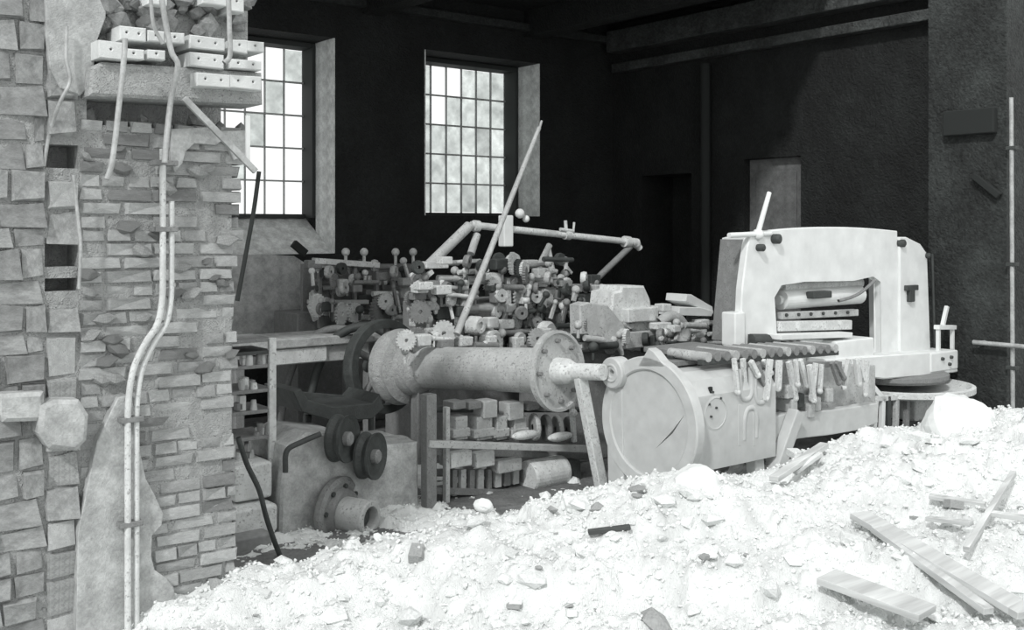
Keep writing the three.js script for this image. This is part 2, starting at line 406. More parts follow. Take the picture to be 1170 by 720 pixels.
  const hollow = (x0, y0, x1, y1b, w) => {
    const y1 = y1b - 3.5;
    const a = P(x0, y1, w), b = P(x1, y0, w), m = P((x0 + x1) / 2, (y0 + y1) / 2, w)[1], hh = (y1 - y0) * .0036 / 2, n = Math.max(1, Math.round((x1 - x0) / 18));
    const holes = [];
    for (let k = 0; k < n; k++) { const h = new THREE.Path(); h.absarc(a[0] + (b[0] - a[0]) * (k + .5) / n, m + .004, .0085, 0, Math.PI * 2, true); holes.push(h); }
    obj('hollow_block', plate([[a[0], m - hh], [b[0], m - hh + rr(-.004, .004)], [b[0], m + hh], [a[0], m + hh + rr(-.004, .004)]], w, .17, holes, .004), M.hollow, wall);
  };
  for (const [a, b, c, d] of [[138, 32, 166, 49], [170, 36, 187, 50], [190, 38, 210, 52], [218, 43, 256, 59], [266, 46, 282, 62], [283, 48, 301, 62]]) hollow(a, b, c, d, WF + .11);
  for (const [a, b, c, d] of [[114, 49, 140, 69], [142, 57, 164, 70], [170, 58, 188, 70], [218, 62, 255, 79], [264, 69, 298, 82]]) hollow(a, b, c, d, WF + .13);
  for (const [a, b, c, d] of [[226, 85, 262, 102], [264, 87, 298, 104]]) hollow(a, b, c, d, WF + .17);
  hollow(170, -6, 190, 8, WF + .08); hollow(232, -6, 258, 8, WF + .08); hollow(264, -8, 278, 16, WF + .08);
  // rubble concrete lumps above the blocks and clinging to the wall
  const chip = new THREE.IcosahedronGeometry(1, 0);
  const cg = [0, 1, 2].map(() => { const g = clean(chip.clone()); const p = g.attributes.position, mv = {}; for (let i = 0; i < p.count; i++) { const k = [p.getX(i), p.getY(i), p.getZ(i)].map((x) => x.toFixed(3)).join(); mv[k] ??= rr(.65, 1.15); p.setXYZ(i, p.getX(i) * mv[k], p.getY(i) * mv[k], p.getZ(i) * mv[k]); } g.computeVertexNormals(); return boxUV(g); });
  for (let k = 0; k < 46; k++) {
    const p = P(rr(112, 282), rr(-25, 36), WF - .03), r = rr(.012, .034);
    piece('concrete_lump', cg, [M.stone[0], M.stone[2], M.concrete], p[0] - r, p[0] + r, p[1] - r, p[1] + r, p[2] - r, p[2] + r * 1.3, rr(0, 3));
  }
  for (let k = 0; k < 14; k++) {
    const p = P(rr(95, 285), rr(134, 152), WF - .10), r = rr(.012, .03);
    piece('concrete_lump', cg, [M.stone[0], M.stone[1]], p[0] - r, p[0] + r, p[1] - r, p[1] + r, p[2] - r, p[2] + r, rr(0, 3));
  }
  for (let k = 0; k < 30; k++) {
    const p = P(rr(96, 270), rr(150, 440), WF), r = rr(.008, .02);
    piece('mortar_lump', cg, [M.plaster, M.concrete], p[0] - r * 1.6, p[0] + r * 1.6, p[1] - r, p[1] + r, p[2] - r, p[2] + r, rr(-.6, .6));
  }
  // bent reinforcing rods hanging from the slab
  const bars = [
    [[[143, 44], [142, 62], [136, 120], [127, 190], [122, 205]], .011],
    [[[185, 0], [190, 30], [197, 62], [203, 72], [196, 110], [190, 160], [188, 186]], .012],
    [[[261, -10], [262, 30], [262, 66], [256, 72]], .011],
    [[[76, 30], [76, 70], [80, 92], [68, 118], [56, 155], [50, 190]], .0075],
    [[[84, 200], [88, 240], [92, 280], [90, 330]], .007],
    [[[172, -4], [176, 30], [186, 50]], .008],
  ];
  for (const [pts, r] of bars) obj('reinforcing_rod', sweep(pts.map(([x, y], i) => P(x, y, WF + .20 - (pts.length > 5 && i > 3 ? .06 : 0) - (r < .008 ? .14 : 0))), r, 40, 8), M.steel, wall);
}
// pipes and bars on the wall
{
  const c = thing('conduit', 'bent double conduit pipe running down the broken brick wall', 'pipe', P(150, 720, WF + .07));
  const run = (dx, w) => [[190, 170], [190, 230], [190, 300], [189, 345], [183, 372], [170, 392], [157, 420], [151, 455], [150, 520], [150, 600], [150, 750]].map(([x, y]) => P(x + dx, y, w));
  obj('pipe', sweep(run(-4, WF + .075), .0125, 90, 12), M.pale, c);
  obj('pipe', sweep(run(6, WF + .065).slice(1), .0115, 80, 12), M.pale, c);
  for (const [x, y] of [[190, 186], [190, 262], [151, 480], [150, 600]]) obj('saddle_clip', blk(x - 12, y - 3, x + 14, y + 3, WF + .088, .075, .003), M.midIron, c);
  single('wall_strut', beam(P(210, 112, WF + .16), P(292, 196, WF + .14), .026, .018), M.steel, 'flat bar hanging diagonally below the broken slab', 'metal bar', P(250, 150, WF + .15));
  single('hanging_bar', [sweep([[296, 196], [290, 240], [281, 290], [271, 344]].map(([x, y]) => P(x, y, WF + .10)), .010, 30, 8)], M.black, 'thin black bar hanging along the brick wall edge', 'metal bar', P(285, 270, WF + .1));
  single('bracket_strip', [beam(P(283, 132, WF + .12), P(283, 190, WF + .12), .018, .012)], M.white, 'short white upright strip at the brick wall edge', 'metal strip', P(283, 160, WF + .12));
}

// ================================================================ MACHINES
// --- the big casting with the round end plate
{
  const U0 = 4.46, cY = .545, cW = -4.38, R = .385;
  const t = thing('press_drum', 'large pale cast-iron press body with cracked round end plate', 'machine', [5, 0, -4.4]);
  const sh = [];
  const ear = Q(702, 426, U0), lug = Q(742, 401, U0);
  // outline of the flange in (w, y): a circle with an ear at the far top side and a lug on top
  for (let k = 0; k <= 72; k++) {
    const a = -Math.PI / 2 + k / 72 * 2 * Math.PI;               // goes towards +w first
    let r = R;
    const w = cW + Math.cos(a) * r, y = cY + Math.sin(a) * r;
    sh.push([w, y]);
  }
  const circ = new THREE.Shape(); circ.absarc(cW, cY, R, 0, Math.PI * 2);
  const rim = new THREE.Path(); rim.absarc(cW, cY, R * .83, 0, Math.PI * 2, true);
  const flange = obj('flange', [plateU(circ, U0, .07, [rim], .008)], M.drumIron, t);
  // cover plate, split by a crack
  const rc = R * .835, ang = (px, py) => { const q = Q(px, py, U0); return [q[2], q[1]]; };
  const c0 = ang(781, 474), c1 = ang(765, 494), c2 = ang(747, 513);
  const cov = new THREE.Shape(); cov.absarc(cW, cY, rc - .006, 0, Math.PI * 2);
  const crack = new THREE.Path([new THREE.Vector2(c0[0] - .006, c0[1]), new THREE.Vector2(c1[0] + .004, c1[1] + .007), new THREE.Vector2(c2[0], c2[1]), new THREE.Vector2(c1[0] + .006, c1[1] - .008)]);
  obj('cover_plate', [plateU(cov, U0 + .018, .03, [crack], 0)], M.drumIron, t, 'round cover plate with a crack');
  obj('cover_backing', [lathe([U0 + .05, cY, cW], [1, 0, 0], [[0, 0], [rc, 0], [rc, .05], [0, .05]])], M.midIron, t);
  // ear with a bore
  const es = new THREE.Shape(); es.absarc(ear[2], ear[1], .088, 0, Math.PI * 2);
  const eb = new THREE.Path(); eb.absarc(ear[2], ear[1], .028, 0, Math.PI * 2, true);
  obj('lug', [plateU(es, U0 - .03, .1, [eb], .008), ring([U0 - .03, ear[1], ear[2]], [1, 0, 0], .05, .008)], M.drumIron, t, 'bored bearing lug');
  obj('rib', [plateU([[lug[2] - .09, lug[1] - .10], [lug[2] + .12, lug[1] - .08], [lug[2] + .03, lug[1] - .005], [lug[2] - .01, lug[1] + .01]], U0, .07)], M.drumIron, t);
  obj('pillar_rib', [plateU([[ear[2] - .085, ear[1]], [ear[2] - .06, .02], [ear[2] + .07, .02], [ear[2] + .05, ear[1] - .1]], U0 + .01, .06)], M.drumIron, t);
  // body behind the plate
  const W1 = -4.1, u1 = P(886, 480, W1)[0];
  const prof = [[W1, .30], [W1, .72], [W1 - .05, .80], [W1 - .12, .84], [-4.62, .84], [-4.7, .78], [-4.72, .30]];
  obj('body', [plateU(prof, U0 + .07, u1 - U0 - .07, [], .012)], M.drumIron, t);
  const boss = P(816, 472, W1);
  obj('boss', [lathe([boss[0], boss[1], W1 - .004], [0, 0, 1], [[.115, 0], [.112, .014], [.09, .02], [.085, .012], [0, .012]])], M.drumIron, t, 'round inspection boss');
  for (const [x, y] of [[814, 448], [810, 462], [818, 466], [823, 455], [812, 476]]) { const p = P(x, y, W1 + .012); obj('bolt', rod([p[0], p[1], W1], [p[0], p[1], W1 + .022], .008, .007, 6), M.darkIron, t); }
  // raised U ribs
  for (const [x, y, s] of [[851, 440, 1], [868, 444, 1], [856, 482, -1]]) {
    const p = P(x, y, W1), a = .055, h = .1 * s;
    obj('moulded_rib', sweep([[p[0] - a, p[1] + h, W1], [p[0] - a, p[1] - h * .3, W1 + .004], [p[0] - a * .5, p[1] - h * .8, W1 + .004], [p[0] + a * .5, p[1] - h * .8, W1 + .004], [p[0] + a, p[1] - h * .3, W1 + .004], [p[0] + a, p[1] + h, W1]], .019, 40, 8), M.drumIron, t);
  }
  for (const x of [845, 862]) obj('moulded_rib', blk(x - 1.5, 462, x + 1.5, 510, W1 + .014, .03, .004), M.drumIron, t);
  // legs and cross beams towards the far end
  const leg = (x0, y0, x1, y1, w) => obj('leg', beam(P(x0, y0, w), [P(x1, y1, w)[0], 0, w], .085, .08), M.drumIron, t);
  leg(862, 520, 866, 560, -4.16); leg(910, 470, 872, 560, -4.10); leg(862, 520, 866, 560, -4.66);
  const uEnd = P(1000, 470, -4.2)[0];
  const arcPts = pix([[884, 505], [884, 478], [905, 472], [950, 470], [1002, 462], [1003, 482], [985, 490], [950, 496], [915, 500]], -4.14);
  obj('bed_beam', plate(arcPts, -4.14, .08, [], .006), M.drumIron, t, 'curved bed beam');
  obj('bed_beam', plate(arcPts, -4.62, .06, [], .006), M.drumIron, t);
  // rows of rollers along the top edge
  const ra = P(800, 404, -4.2), rb = P(955, 404, -4.2);
  obj('roller_rail', [beam([ra[0], .90, -4.2], [rb[0], .86, -4.2], .03, .05), beam([ra[0], .90, -4.45], [rb[0], .86, -4.45], .03, .05)], M.darkIron, t);
  for (let k = 0; k < 16; k++) { const u = ra[0] + (rb[0] - ra[0]) * (k + .5) / 16, y = .90 - .04 * k / 16; obj('roller', [rod([u, y + .03, -4.17], [u, y + .03, -4.48], .03, .03, 10)], k % 3 ? M.midIron : M.dustIron, t); }
  // fingers hanging from the rail
  for (let k = 0; k < 19; k++) {
    const x = 838 + k * 8.6 + rr(-4, 4), w = -4.08 + rr(-.05, .03), lean = rr(-7, 10), y1 = 436 + rr(-10, 22);
    obj('finger', [beam(P(x, 412 + rr(-3, 6), w), P(x + lean, y1, w), rr(.02, .045), .026), ball(P(x + lean, y1, w), .02)], rnd() < .75 ? M.pale : M.midIron, t);
  }
  obj('finger_bar', beam(P(838, 418, -4.16), P(960, 416, -4.16), .035, .03), M.midIron, t);
  obj('core_block', [plate(pix([[886, 420], [1000, 418], [1000, 465], [886, 478]], -4.3), -4.3, .3)], M.dustIron, t);
  { const p = P(812, 447, W1); obj('slot', box(p[0] - .012, p[0] + .012, p[1] - .025, p[1] + .025, W1 - .01, W1 + .006), M.black, t, 'dark slotted plug'); }
  for (const [x, y] of [[905, 468], [913, 462], [925, 474], [932, 466], [900, 452], [946, 456]]) obj('bracket', blk(x, y - 12, x + 7, y + 4, -4.12, .16), rnd() < .5 ? M.darkIron : M.dustIron, t);
  // loose plates on top of the drum
  obj('top_plate', [blk(775, 398, 832, 404, -4.45, .3), blk(770, 410, 828, 416, -4.35, .2)], M.midIron, t);
}
// --- the white arched housing with rollers
{
  const W = -4.55;
  const t = thing('roller_housing', 'white arched machine housing with rollers in its opening', 'machine', [6.7, 0, -4.8]);
  const dz = P(850, 270, W), top = [[846, 393], [849, 330], [855, 282], [858, 271], [872, 267]];
  for (let k = 0; k <= 10; k++) { const x = 885 + k * 14; top.push([x, 260.5 + Math.pow((x - 950) / 75, 2) * 4.5]); }
  top.push([1027, 404]);
  const hole = pix([[888, 388], [885, 340], [893, 326], [920, 322], [975, 321], [998, 316], [1006, 322], [1007, 404], [1000, 404], [996, 388]], W);
  obj('arch_plate', plate(pix([...top, [1010, 430], [870, 430], [866, 393]], W), W, .06, [hole], .008), M.white, t);
  obj('end_panel', plate(pix([[1029, 272], [1036, 272], [1052, 280], [1059, 290], [1063, 405], [1029, 406]], W + .02), W + .02, .08, [], .008), M.white, t);
  const hood = []; for (let k = 0; k < 13; k++) { const a = top[3 + k], b = top[4 + k] ?? [1052, 280]; if (a[0] > 1026 || b[0] > 1028) break; const p = P(a[0], a[1] + 3, W - .01), q = P(b[0], b[1] + 3, W - .01); hood.push(beam([p[0], p[1], W - .15], [q[0], q[1], W - .15], .02, .22)); }
  obj('hood', hood, M.white, t);
  const sp = P(851, 330, W), st = P(857, 274, W), sb = P(847, 392, W);
  obj('side_panel', beam([sb[0] + .012, sb[1], W - .16], [st[0] + .012, st[1], W - .16], .02, .20), M.midIron, t, 'unpainted grey side panel');
  const rl = (x0, x1, y, r, w, m, name) => { const a = P(x0, y, w), b = P(x1, y, w); return obj(name, lathe([a[0], a[1], w], [1, 0, 0], [[0, 0], [r * .5, 0], [r * .5, .03], [r, .035], [r, b[0] - a[0] - .035], [r * .5, b[0] - a[0] - .03], [r * .5, b[0] - a[0]], [0, b[0] - a[0]]], 24), m, t); };
  rl(888, 984, 343, .07, W - .12, M.white, 'paper_roller');
  rl(888, 984, 328, .05, W - .16, M.pale, 'paper_roller');
  const bar = obj('perforated_bar', beam(P(890, 361, W - .06), P(978, 357, W - .06), .05, .05), M.dustIron, t);
  for (let k = 0; k < 6; k++) { const p = P(898 + k * 14, 360 - k * .6, W - .034); obj('bolt', rod(p, off(p, 0, 0, .012), .012, .012, 8), M.darkIron, bar); }
  obj('tray', [beam(P(886, 373, W - .03), P(970, 371, W - .03), .07, .06)], M.pale, t);
  obj('delivery_lip', [beam(P(884, 385, W + .06), P(966, 382, W + .03), .035, .12)], M.white, t);
  obj('clamp', blk(930, 333, 951, 341, W + .01, .07), M.darkIron, t);
  obj('bent_wire', sweep([[958, 344], [972, 340], [984, 334], [1000, 320]].map(([x, y]) => P(x, y, W + .015)), .012, 20, 6), M.midIron, t);
  obj('feed_block', blk(956, 388, 999, 412, W + .12, .3, .012), M.white, t);
  obj('table', [plate(pix([[944, 412], [1092, 402], [1094, 424], [1060, 428], [1010, 432], [946, 424]], W + .16), W + .16, .5, [], .01)], M.white, t);
  const tc = P(1040, 444, W + .05);
  obj('round_tray', lathe([tc[0], tc[1] - .04, W - .05], [0, 1, 0], [[0, 0], [.5, .01], [.56, .03], [.56, .07], [.53, .075], [.5, .04], [0, .03]]).scale(1, 1, 1), M.pale, t);
  obj('round_tray', lathe([tc[0] - .05, tc[1] + .07, W - .1], [0, 1, 0], [[0, 0], [.42, .0], [.44, .02], [.44, .05], [0, .05]]), M.midIron, t);
  // studs
  for (const [x, y, r] of [[884, 273, .034], [1027, 278, .03], [1056, 292, .022], [866, 283, .025]]) { const p = P(x, y, W + .0); obj('stud', lathe([p[0], p[1], W - .004], [0, 0, 1], [[r, 0], [r, .05], [r * .6, .06], [0, .06]], 16), M.darkIron, t); }
  obj('latch', [blk(1037, 326, 1050, 332, W + .05, .05), blk(1040, 330, 1046, 345, W + .05, .05)], M.darkIron, t);
  obj('side_bracket', [blk(1064, 402, 1095, 424, W + .17, .22, .012)], M.white, t);
  for (const [x, y] of [[1076, 410], [1084, 416], [1086, 408]]) { const p = P(x, y, W + .17); obj('bolt', rod(p, off(p, 0, 0, .02), .014, .012, 8), M.darkIron, t); }
  obj('hand_lever', [beam(P(1072, 402, W + .1), P(1072, 372, W + .1), .025, .03), beam(P(1070, 374, W + .1), P(1090, 374, W + .1), .035, .05), beam(P(1088, 374, W + .1), P(1088, 402, W + .1), .025, .03), beam(P(1077, 372, W + .1), P(1082, 350, W + .1), .03, .03)], M.white, t);
  obj('guide_rod', rod(P(1065, 290, W - .02), P(1068, 400, W - .02), .012), M.darkIron, t);
  for (const [x, w] of [[875, W - .04], [1050, W - .04], [875, W - .5], [1050, W - .5]]) { const p = P(x, 425, w); obj('leg', box(p[0] - .05, p[0] + .05, 0, p[1] + .02, w - .06, w + .04, .01), M.dustIron, t); }
  obj('spigot', rod(P(857, 390, W + .02), P(876, 390, W + .02), .05), M.darkIron, t);
  obj('foot_plate', blk(840, 357, 852, 396, W + .02, .12), M.white, t);
  obj('top_rod', rod(P(833, 269, W), P(880, 267, W), .018), M.white, t);
  obj('top_lever', [rod(P(866, 266, W), P(879, 220, W), .019, .016), ball(P(866, 268, W), .04)], M.white, t);
  // braces below the table
  for (const [a, b, c, d, m] of [[988, 432, 1010, 458, M.white], [1008, 455, 1006, 545, M.white], [1014, 452, 1016, 548, M.darkIron], [992, 456, 1056, 452, M.pale], [1000, 458, 996, 520, M.pale], [1024, 456, 1022, 530, M.dustIron], [1036, 455, 1034, 525, M.midIron], [975, 430, 990, 455, M.darkIron]]) obj('brace', beam(P(a, b, W + .22), P(c, d, W + .22), .04, .035), m, t);
  obj('bracket', [blk(1046, 450, 1070, 480, W + .1, .3, .02)], M.pale, t);
}
// --- the long cylinder with flanges
{
  const a = at(456, 419, 7.6), b = at(640, 424, 6.6), d = V(b).sub(V(a)), L = d.length(), dir = d.clone().normalize().toArray();
  const t = thing('flanged_cylinder', 'long horizontal iron cylinder with a round flange at each end', 'machine', at(540, 600, 7));
  const r = .145, R = .255;
  obj('shell', lathe(a, dir, [[r, .1], [r, L - .03]]), M.dustIron, t);
  obj('flange', lathe(b, dir, [[r, -.06], [R * .93, -.05], [R, -.04], [R, .0], [R * .93, .0], [R * .9, -.02], [.08, -.02], [.08, 0]]), M.dustIron, t);
  obj('dusty_head', lathe(a, dir, [[0, -.06], [.20, -.06], [.265, -.03], [.275, .02], [.26, .09], [.262, .12], [.20, .15], [.19, .24], [.17, .26], [r, .30]]), M.concrete, t, 'dust-covered thick end flange');
  const e = V(b).add(V(dir).multiplyScalar(.30)).toArray();
  obj('shaft', [lathe(b, dir, [[.085, -.02], [.08, .06], [.052, .12], [.05, .34], [0, .34]])], M.pale, t);
  for (let k = 0; k < 8; k++) {
    const ph = k / 8 * Math.PI * 2, x = V(dir).cross(Y).normalize(), y = x.clone().cross(V(dir));
    const p = V(b).add(x.multiplyScalar(Math.cos(ph) * .19)).add(y.multiplyScalar(Math.sin(ph) * .19));
    obj('bolt', rod(p.clone().add(V(dir).multiplyScalar(-.02)).toArray(), p.clone().add(V(dir).multiplyScalar(.012)).toArray(), .014, .014, 6), M.midIron, t);
  }
  const tip = V(a).add(V(dir).multiplyScalar(-.35)).toArray();
  obj('shaft', rod(a, tip, .05), M.darkIron, t);
  // cradle posts down to the floor
  const p1 = V(a).add(V(dir).multiplyScalar(.22)).toArray(), p2 = V(b).add(V(dir).multiplyScalar(.16)).toArray();
  obj('post', box(p1[0] - .05, p1[0] + .05, 0, p1[1] - .12, p1[2] - .05, p1[2] + .05), M.midIron, t);
  obj('post', beam([p2[0], p2[1] - .03, p2[2]], [p2[0] + .18, 0, p2[2] + .02], .07, .06), M.pale, t);
  // spoked wheel and hoop on the far end
  const c = V(a).add(V(dir).multiplyScalar(-.17)).toArray();
  const wheel = thing('flywheel', 'dark flywheel behind the dusty end of the long cylinder', 'wheel', [c[0], c[1] - .36, c[2]]);
  obj('rim', lathe(c, dir, [[.28, -.05], [.34, -.05], [.345, -.03], [.345, .03], [.34, .05], [.28, .05], [.28, -.05]], 48), M.darkIron, wheel);
  obj('hub', lathe(c, dir, [[.055, -.06], [.09, -.06], [.09, .06], [.055, .06]]), M.midIron, wheel);
  for (let k = 0; k < 5; k++) { const ph = k / 5 * Math.PI * 2 + .5, x = V(dir).cross(Y).normalize(), y = x.clone().cross(V(dir)); const q = V(c).add(x.multiplyScalar(Math.cos(ph) * .3)).add(y.multiplyScalar(Math.sin(ph) * .3)).toArray(); obj('spoke', rod(c, q, .03, .024, 8), M.midIron, wheel); }
  const c2 = V(a).add(V(dir).multiplyScalar(-.46)).toArray();
  const hood = thing('belt_guard', 'curved dark strap guard arching over the flywheel', 'machine guard', [c2[0], 0, c2[2]]);
  const arch = [[346, 520], [352, 470], [362, 425], [378, 392], [400, 376], [424, 373], [446, 384]].map(([x, y]) => at(x, y, 8.2));
  obj('strap', sweep(arch, .035, 50, 8), M.darkIron, hood);
  obj('strap', sweep(arch.map((p) => off(p, -.1, -.03, -.25)), .03, 50, 8), M.midIron, hood);
  const f = arch[0];
  obj('foot', rod([f[0], 0, f[2]], f, .04), M.darkIron, hood);
}
// --- the rack of blocks below the long cylinder
{
  const W = -5.3;
  const t = thing('cam_rack', 'low rack of pale cam blocks under the long cylinder', 'machine', P(590, 600, W));
  const rail = (y, w, m, r = .022) => obj('rail', beam(P(488, y, w), P(676, y + 6, w), r * 2, .05), m, t);
  const uprights = [[487, W], [676, W]];
  obj('upright', beam([P(490, 500, W)[0], 0, W], P(490, 450, W), .075, .07), M.midIron, t);
  obj('upright', beam([P(510, 500, W - .05)[0], 0, W - .05], P(510, 465, W - .05), .03, .04), M.dustIron, t);
  obj('upright', beam([P(682, 500, W)[0], 0, W], P(668, 455, W), .06, .05), M.pale, t);
  rail(507, W + .02, M.dustIron); rail(515, W - .1, M.midIron); rail(560, W - .1, M.midIron);
  obj('shaft', rod(P(494, 468, W - .2), P(676, 468, W - .2), .02), M.darkIron, t);
  obj('shaft', rod(P(494, 540, W - .2), P(676, 542, W - .2), .025), M.midIron, t);
  for (const [x, y, x1, y1, m] of [[518, 459, 533, 468, 0], [536, 459, 551, 468, 0], [553, 458, 569, 478, 1], [582, 460, 599, 480, 1], [603, 461, 617, 469, 0], [622, 462, 634, 470, 0]]) obj('cam_block', blk(x, y, x1, y1, W - .06, .12, .008), m ? M.dustIron : M.midIron, t);
  for (const [x, w] of [[521, 14], [545, 18], [568, 12], [588, 14]]) obj('tappet', [blk(x, 476, x + w, 503, W - .08, .1, .008), blk(x - 3, 490, x + w + 3, 500, W - .06, .1, .008)], M.dustIron, t);
  for (let k = 0; k < 4; k++) { const p = P(611 + k * 13, 488 + k, W - .1); obj('cam_wheel', lathe([p[0], p[1], p[2]], [.94, 0, .34], [[.02, -.016], [.085, -.016], [.09, -.008], [.09, .008], [.085, .016], [.02, .016]], 28), k % 2 ? M.midIron : M.dustIron, t); }
  for (const [x, y, x1, y1, m] of [[516, 516, 540, 534, 1], [545, 516, 566, 534, 1], [570, 525, 597, 540, 0]]) obj('cam_block', blk(x, y, x1, y1, W - .02, .14, .01), m ? M.pale : M.dustIron, t);
  for (let k = 0; k < 9; k++) { const x = 518 + k * 10; obj('push_rod', beam(P(x, 536, W - .1), [P(x, 540, W - .1)[0], .02, W - .1], .03 + rr(0, .03), .04), k % 2 ? M.dustIron : M.midIron, t); }
  const a = P(602, 545, W - .05), b = P(642, 545, W - .05);
  obj('sleeve', lathe(a, [1, 0, 0], [[0, 0], [.1, 0], [.105, .02], [.105, b[0] - a[0] - .02], [.1, b[0] - a[0]], [0, b[0] - a[0]]], 28), M.pale, t);
  obj('end_box', [blk(640, 528, 664, 572, W + .02, .2, .01)], M.darkIron, t);
  obj('lever', [beam(P(653, 460, W), P(656, 505, W), .03, .03), ball(P(655, 472, W + .01), .028)], M.pale, t);
  for (const [x, y] of [[600, 497], [640, 499]]) obj('rag_lump', ball(P(x, y, W + .02), .06, 1.8, .5, .6), M.pale, t);
}
// --- far left: storage rack against the brick wall
{
  const W = -5.5;
  const t = thing('parts_rack', 'open iron rack of small parts between brick wall and flywheel', 'rack', P(295, 620, W));
  for (const x of [312]) obj('post', box(P(x, 400, W)[0] - .022, P(x, 400, W)[0] + .022, 0, P(x, 386, W)[1], W - .03, W, .006), M.pale, t);
  obj('post', box(P(262, 400, W)[0] - .02, P(262, 400, W)[0] + .02, 0, P(262, 386, W)[1], W - .03, W, .006), M.midIron, t);
  for (const y of [388, 402, 418, 446, 470, 500, 530]) obj('shelf', blk(258, y, 313, y + 4, W - .01, .3, .003), y === 402 ? M.darkIron : M.midIron, t);
  for (let k = 0; k < 26; k++) {
    const row = [418, 446, 470, 500, 530][k % 5], x = rr(272, 308), p = P(x, row, W - .04), h = rr(.03, .09);
    obj('bin_part', rnd() < .5 ? rod(p, off(p, 0, h, 0), rr(.012, .025), rr(.008, .022), 9) : box(p[0] - .02, p[0] + .02, p[1], p[1] + h, p[2] - .05, p[2]), [M.pale, M.dustIron, M.midIron][k % 3], t);
  }
}
// --- plinth with flanged hub and pulleys
{
  const W = -5.35;
  const pl = thing('machine_plinth', 'pale concrete machine plinth behind the flanged hub', 'plinth', P(400, 620, W));
  obj('block', [plate(pix([[322, 640], [324, 560], [330, 512], [352, 497], [400, 500], [440, 512], [476, 508], [478, 640]], W), W, .5, [], .014)], M.plaster, pl);
  obj('rubble_cap', [ball(P(360, 500, W - .2), .09, 1.6, .5, 1), ball(P(452, 505, W - .2), .08, 1.3, .5, 1)], M.concrete, pl);
  const hd = [.42, -.02, .9], c = P(384, 586, W + .02);
  const hub = thing('flanged_hub', 'dark flanged hub with hollow stub pipe low on the plinth', 'machine part', off(c, 0, -.2, 0));
  obj('flange', lathe(off(c, 0, 0, -.03), hd, [[0, 0], [.19, 0], [.205, .02], [.205, .05], [.18, .065], [.15, .06], [.13, .09], [0, .09]]), M.midIron, hub);
  obj('stub_pipe', lathe(off(c, .0, 0, 0), hd, [[.1, .04], [.1, .23], [.094, .24], [.07, .24], [.066, .23], [.066, .12], [0, .12]]), M.dustIron, hub);
  obj('plug', lathe(off(c, 0, 0, 0), hd, [[.06, .11], [.055, .19], [.03, .2], [0, .2]]), M.darkIron, hub);
  for (let k = 0; k < 8; k++) { const a = k / 8 * Math.PI * 2 + .2, x = V(hd).cross(Y).normalize(), y = x.clone().cross(V(hd).normalize()); const p = V(c).add(x.multiplyScalar(Math.cos(a) * .155)).add(y.multiplyScalar(Math.sin(a) * .155)).toArray(); obj('bolt', rod(p, add(p, V(hd).normalize().multiplyScalar(.05).toArray()), .016, .014, 6), M.darkIron, hub); }
  for (const [x, y, r, l] of [[391, 501, .135, 'dark pulley wheel nearer the parts rack, above the flanged hub'], [423, 521, .135, 'dark pulley wheel tilted against its twin, above the flanged hub']]) {
    const q = P(x, y, W + .06), pd = [.55, 0, .83];
    const pu = thing('pulley', l, 'pulley', off(q, 0, -r, 0), 'pulleys above the hub');
    obj('rim', lathe(q, pd, [[.04, -.03], [r * .8, -.03], [r, -.045], [r, -.03], [r * .88, 0], [r, .03], [r, .045], [r * .82, .03], [.04, .02]], 32), M.darkIron, pu);
    obj('hub', lathe(q, pd, [[0, -.06], [.04, -.06], [.04, .05], [.03, .06], [0, .06]], 20), M.midIron, pu);
    obj('axle', rod(add(q, [-.05, 0, -.10]), add(q, [-.22, 0, -.36]), .025), M.midIron, pu);
  }
  // dark oil tub below the flywheel
  const tb = thing('oil_trough', 'dark sagging oil trough below the flywheel', 'trough', P(390, 480, -5.75));
  const pr = pix([[336, 448], [346, 470], [380, 480], [425, 478], [438, 466], [434, 452], [426, 462], [380, 466], [352, 458], [344, 446]], -5.7);
  obj('trough_shell', plate(pr, -5.7, .4, [], .006), M.darkIron, tb);
  obj('end_wall', plate(pix([[342, 448], [350, 472], [425, 476], [434, 456]], -6.05), -6.05, .02), M.darkIron, tb);
  for (const x of [352, 424]) { const p = P(x, 474, -5.9); obj('leg', rod([p[0], 0, -5.9], p, .02), M.darkIron, tb); }
}
// --- cables and loose bars at the lower left
single('fallen_cable', [sweep([[272, 500], [282, 530], [296, 560], [304, 590], [314, 620], [322, 640]].map(([x, y]) => P(x, y, -5.0)), .014, 40, 8)], M.darkIron, 'dark cable drooping beside the plinth and the brick wall', 'cable', P(300, 580, -5.0));
single('fallen_cable', [sweep([[326, 540], [328, 515], [345, 505], [366, 496]].map(([x, y]) => P(x, y, -5.25)), .016, 30, 8)], M.darkIron, 'short bent dark hose over the plinth corner', 'hose', P(340, 520, -5.25));
{
  const b = P(285, 580, -5.15);
  for (const [x0, y0, x1, y1, w, l] of [[268, 530, 312, 572, -5.4, 'broken pale block stacked above another beside the plinth'], [266, 580, 318, 612, -5.3, 'broken pale block lying behind the drooping dark cable'], [268, 612, 312, 660, -5.2, 'lowest grey block at the foot of the brick wall']]) {
    const g = blk(x0, y0, x1, y1, w, .3, .02);
    single('fallen_block', g, y0 > 600 ? M.stone[0] : M.pale, l, 'block', [P((x0 + x1) / 2, y1, w)[0], P((x0 + x1) / 2, y1, w)[1], w - .15]);
  }
}
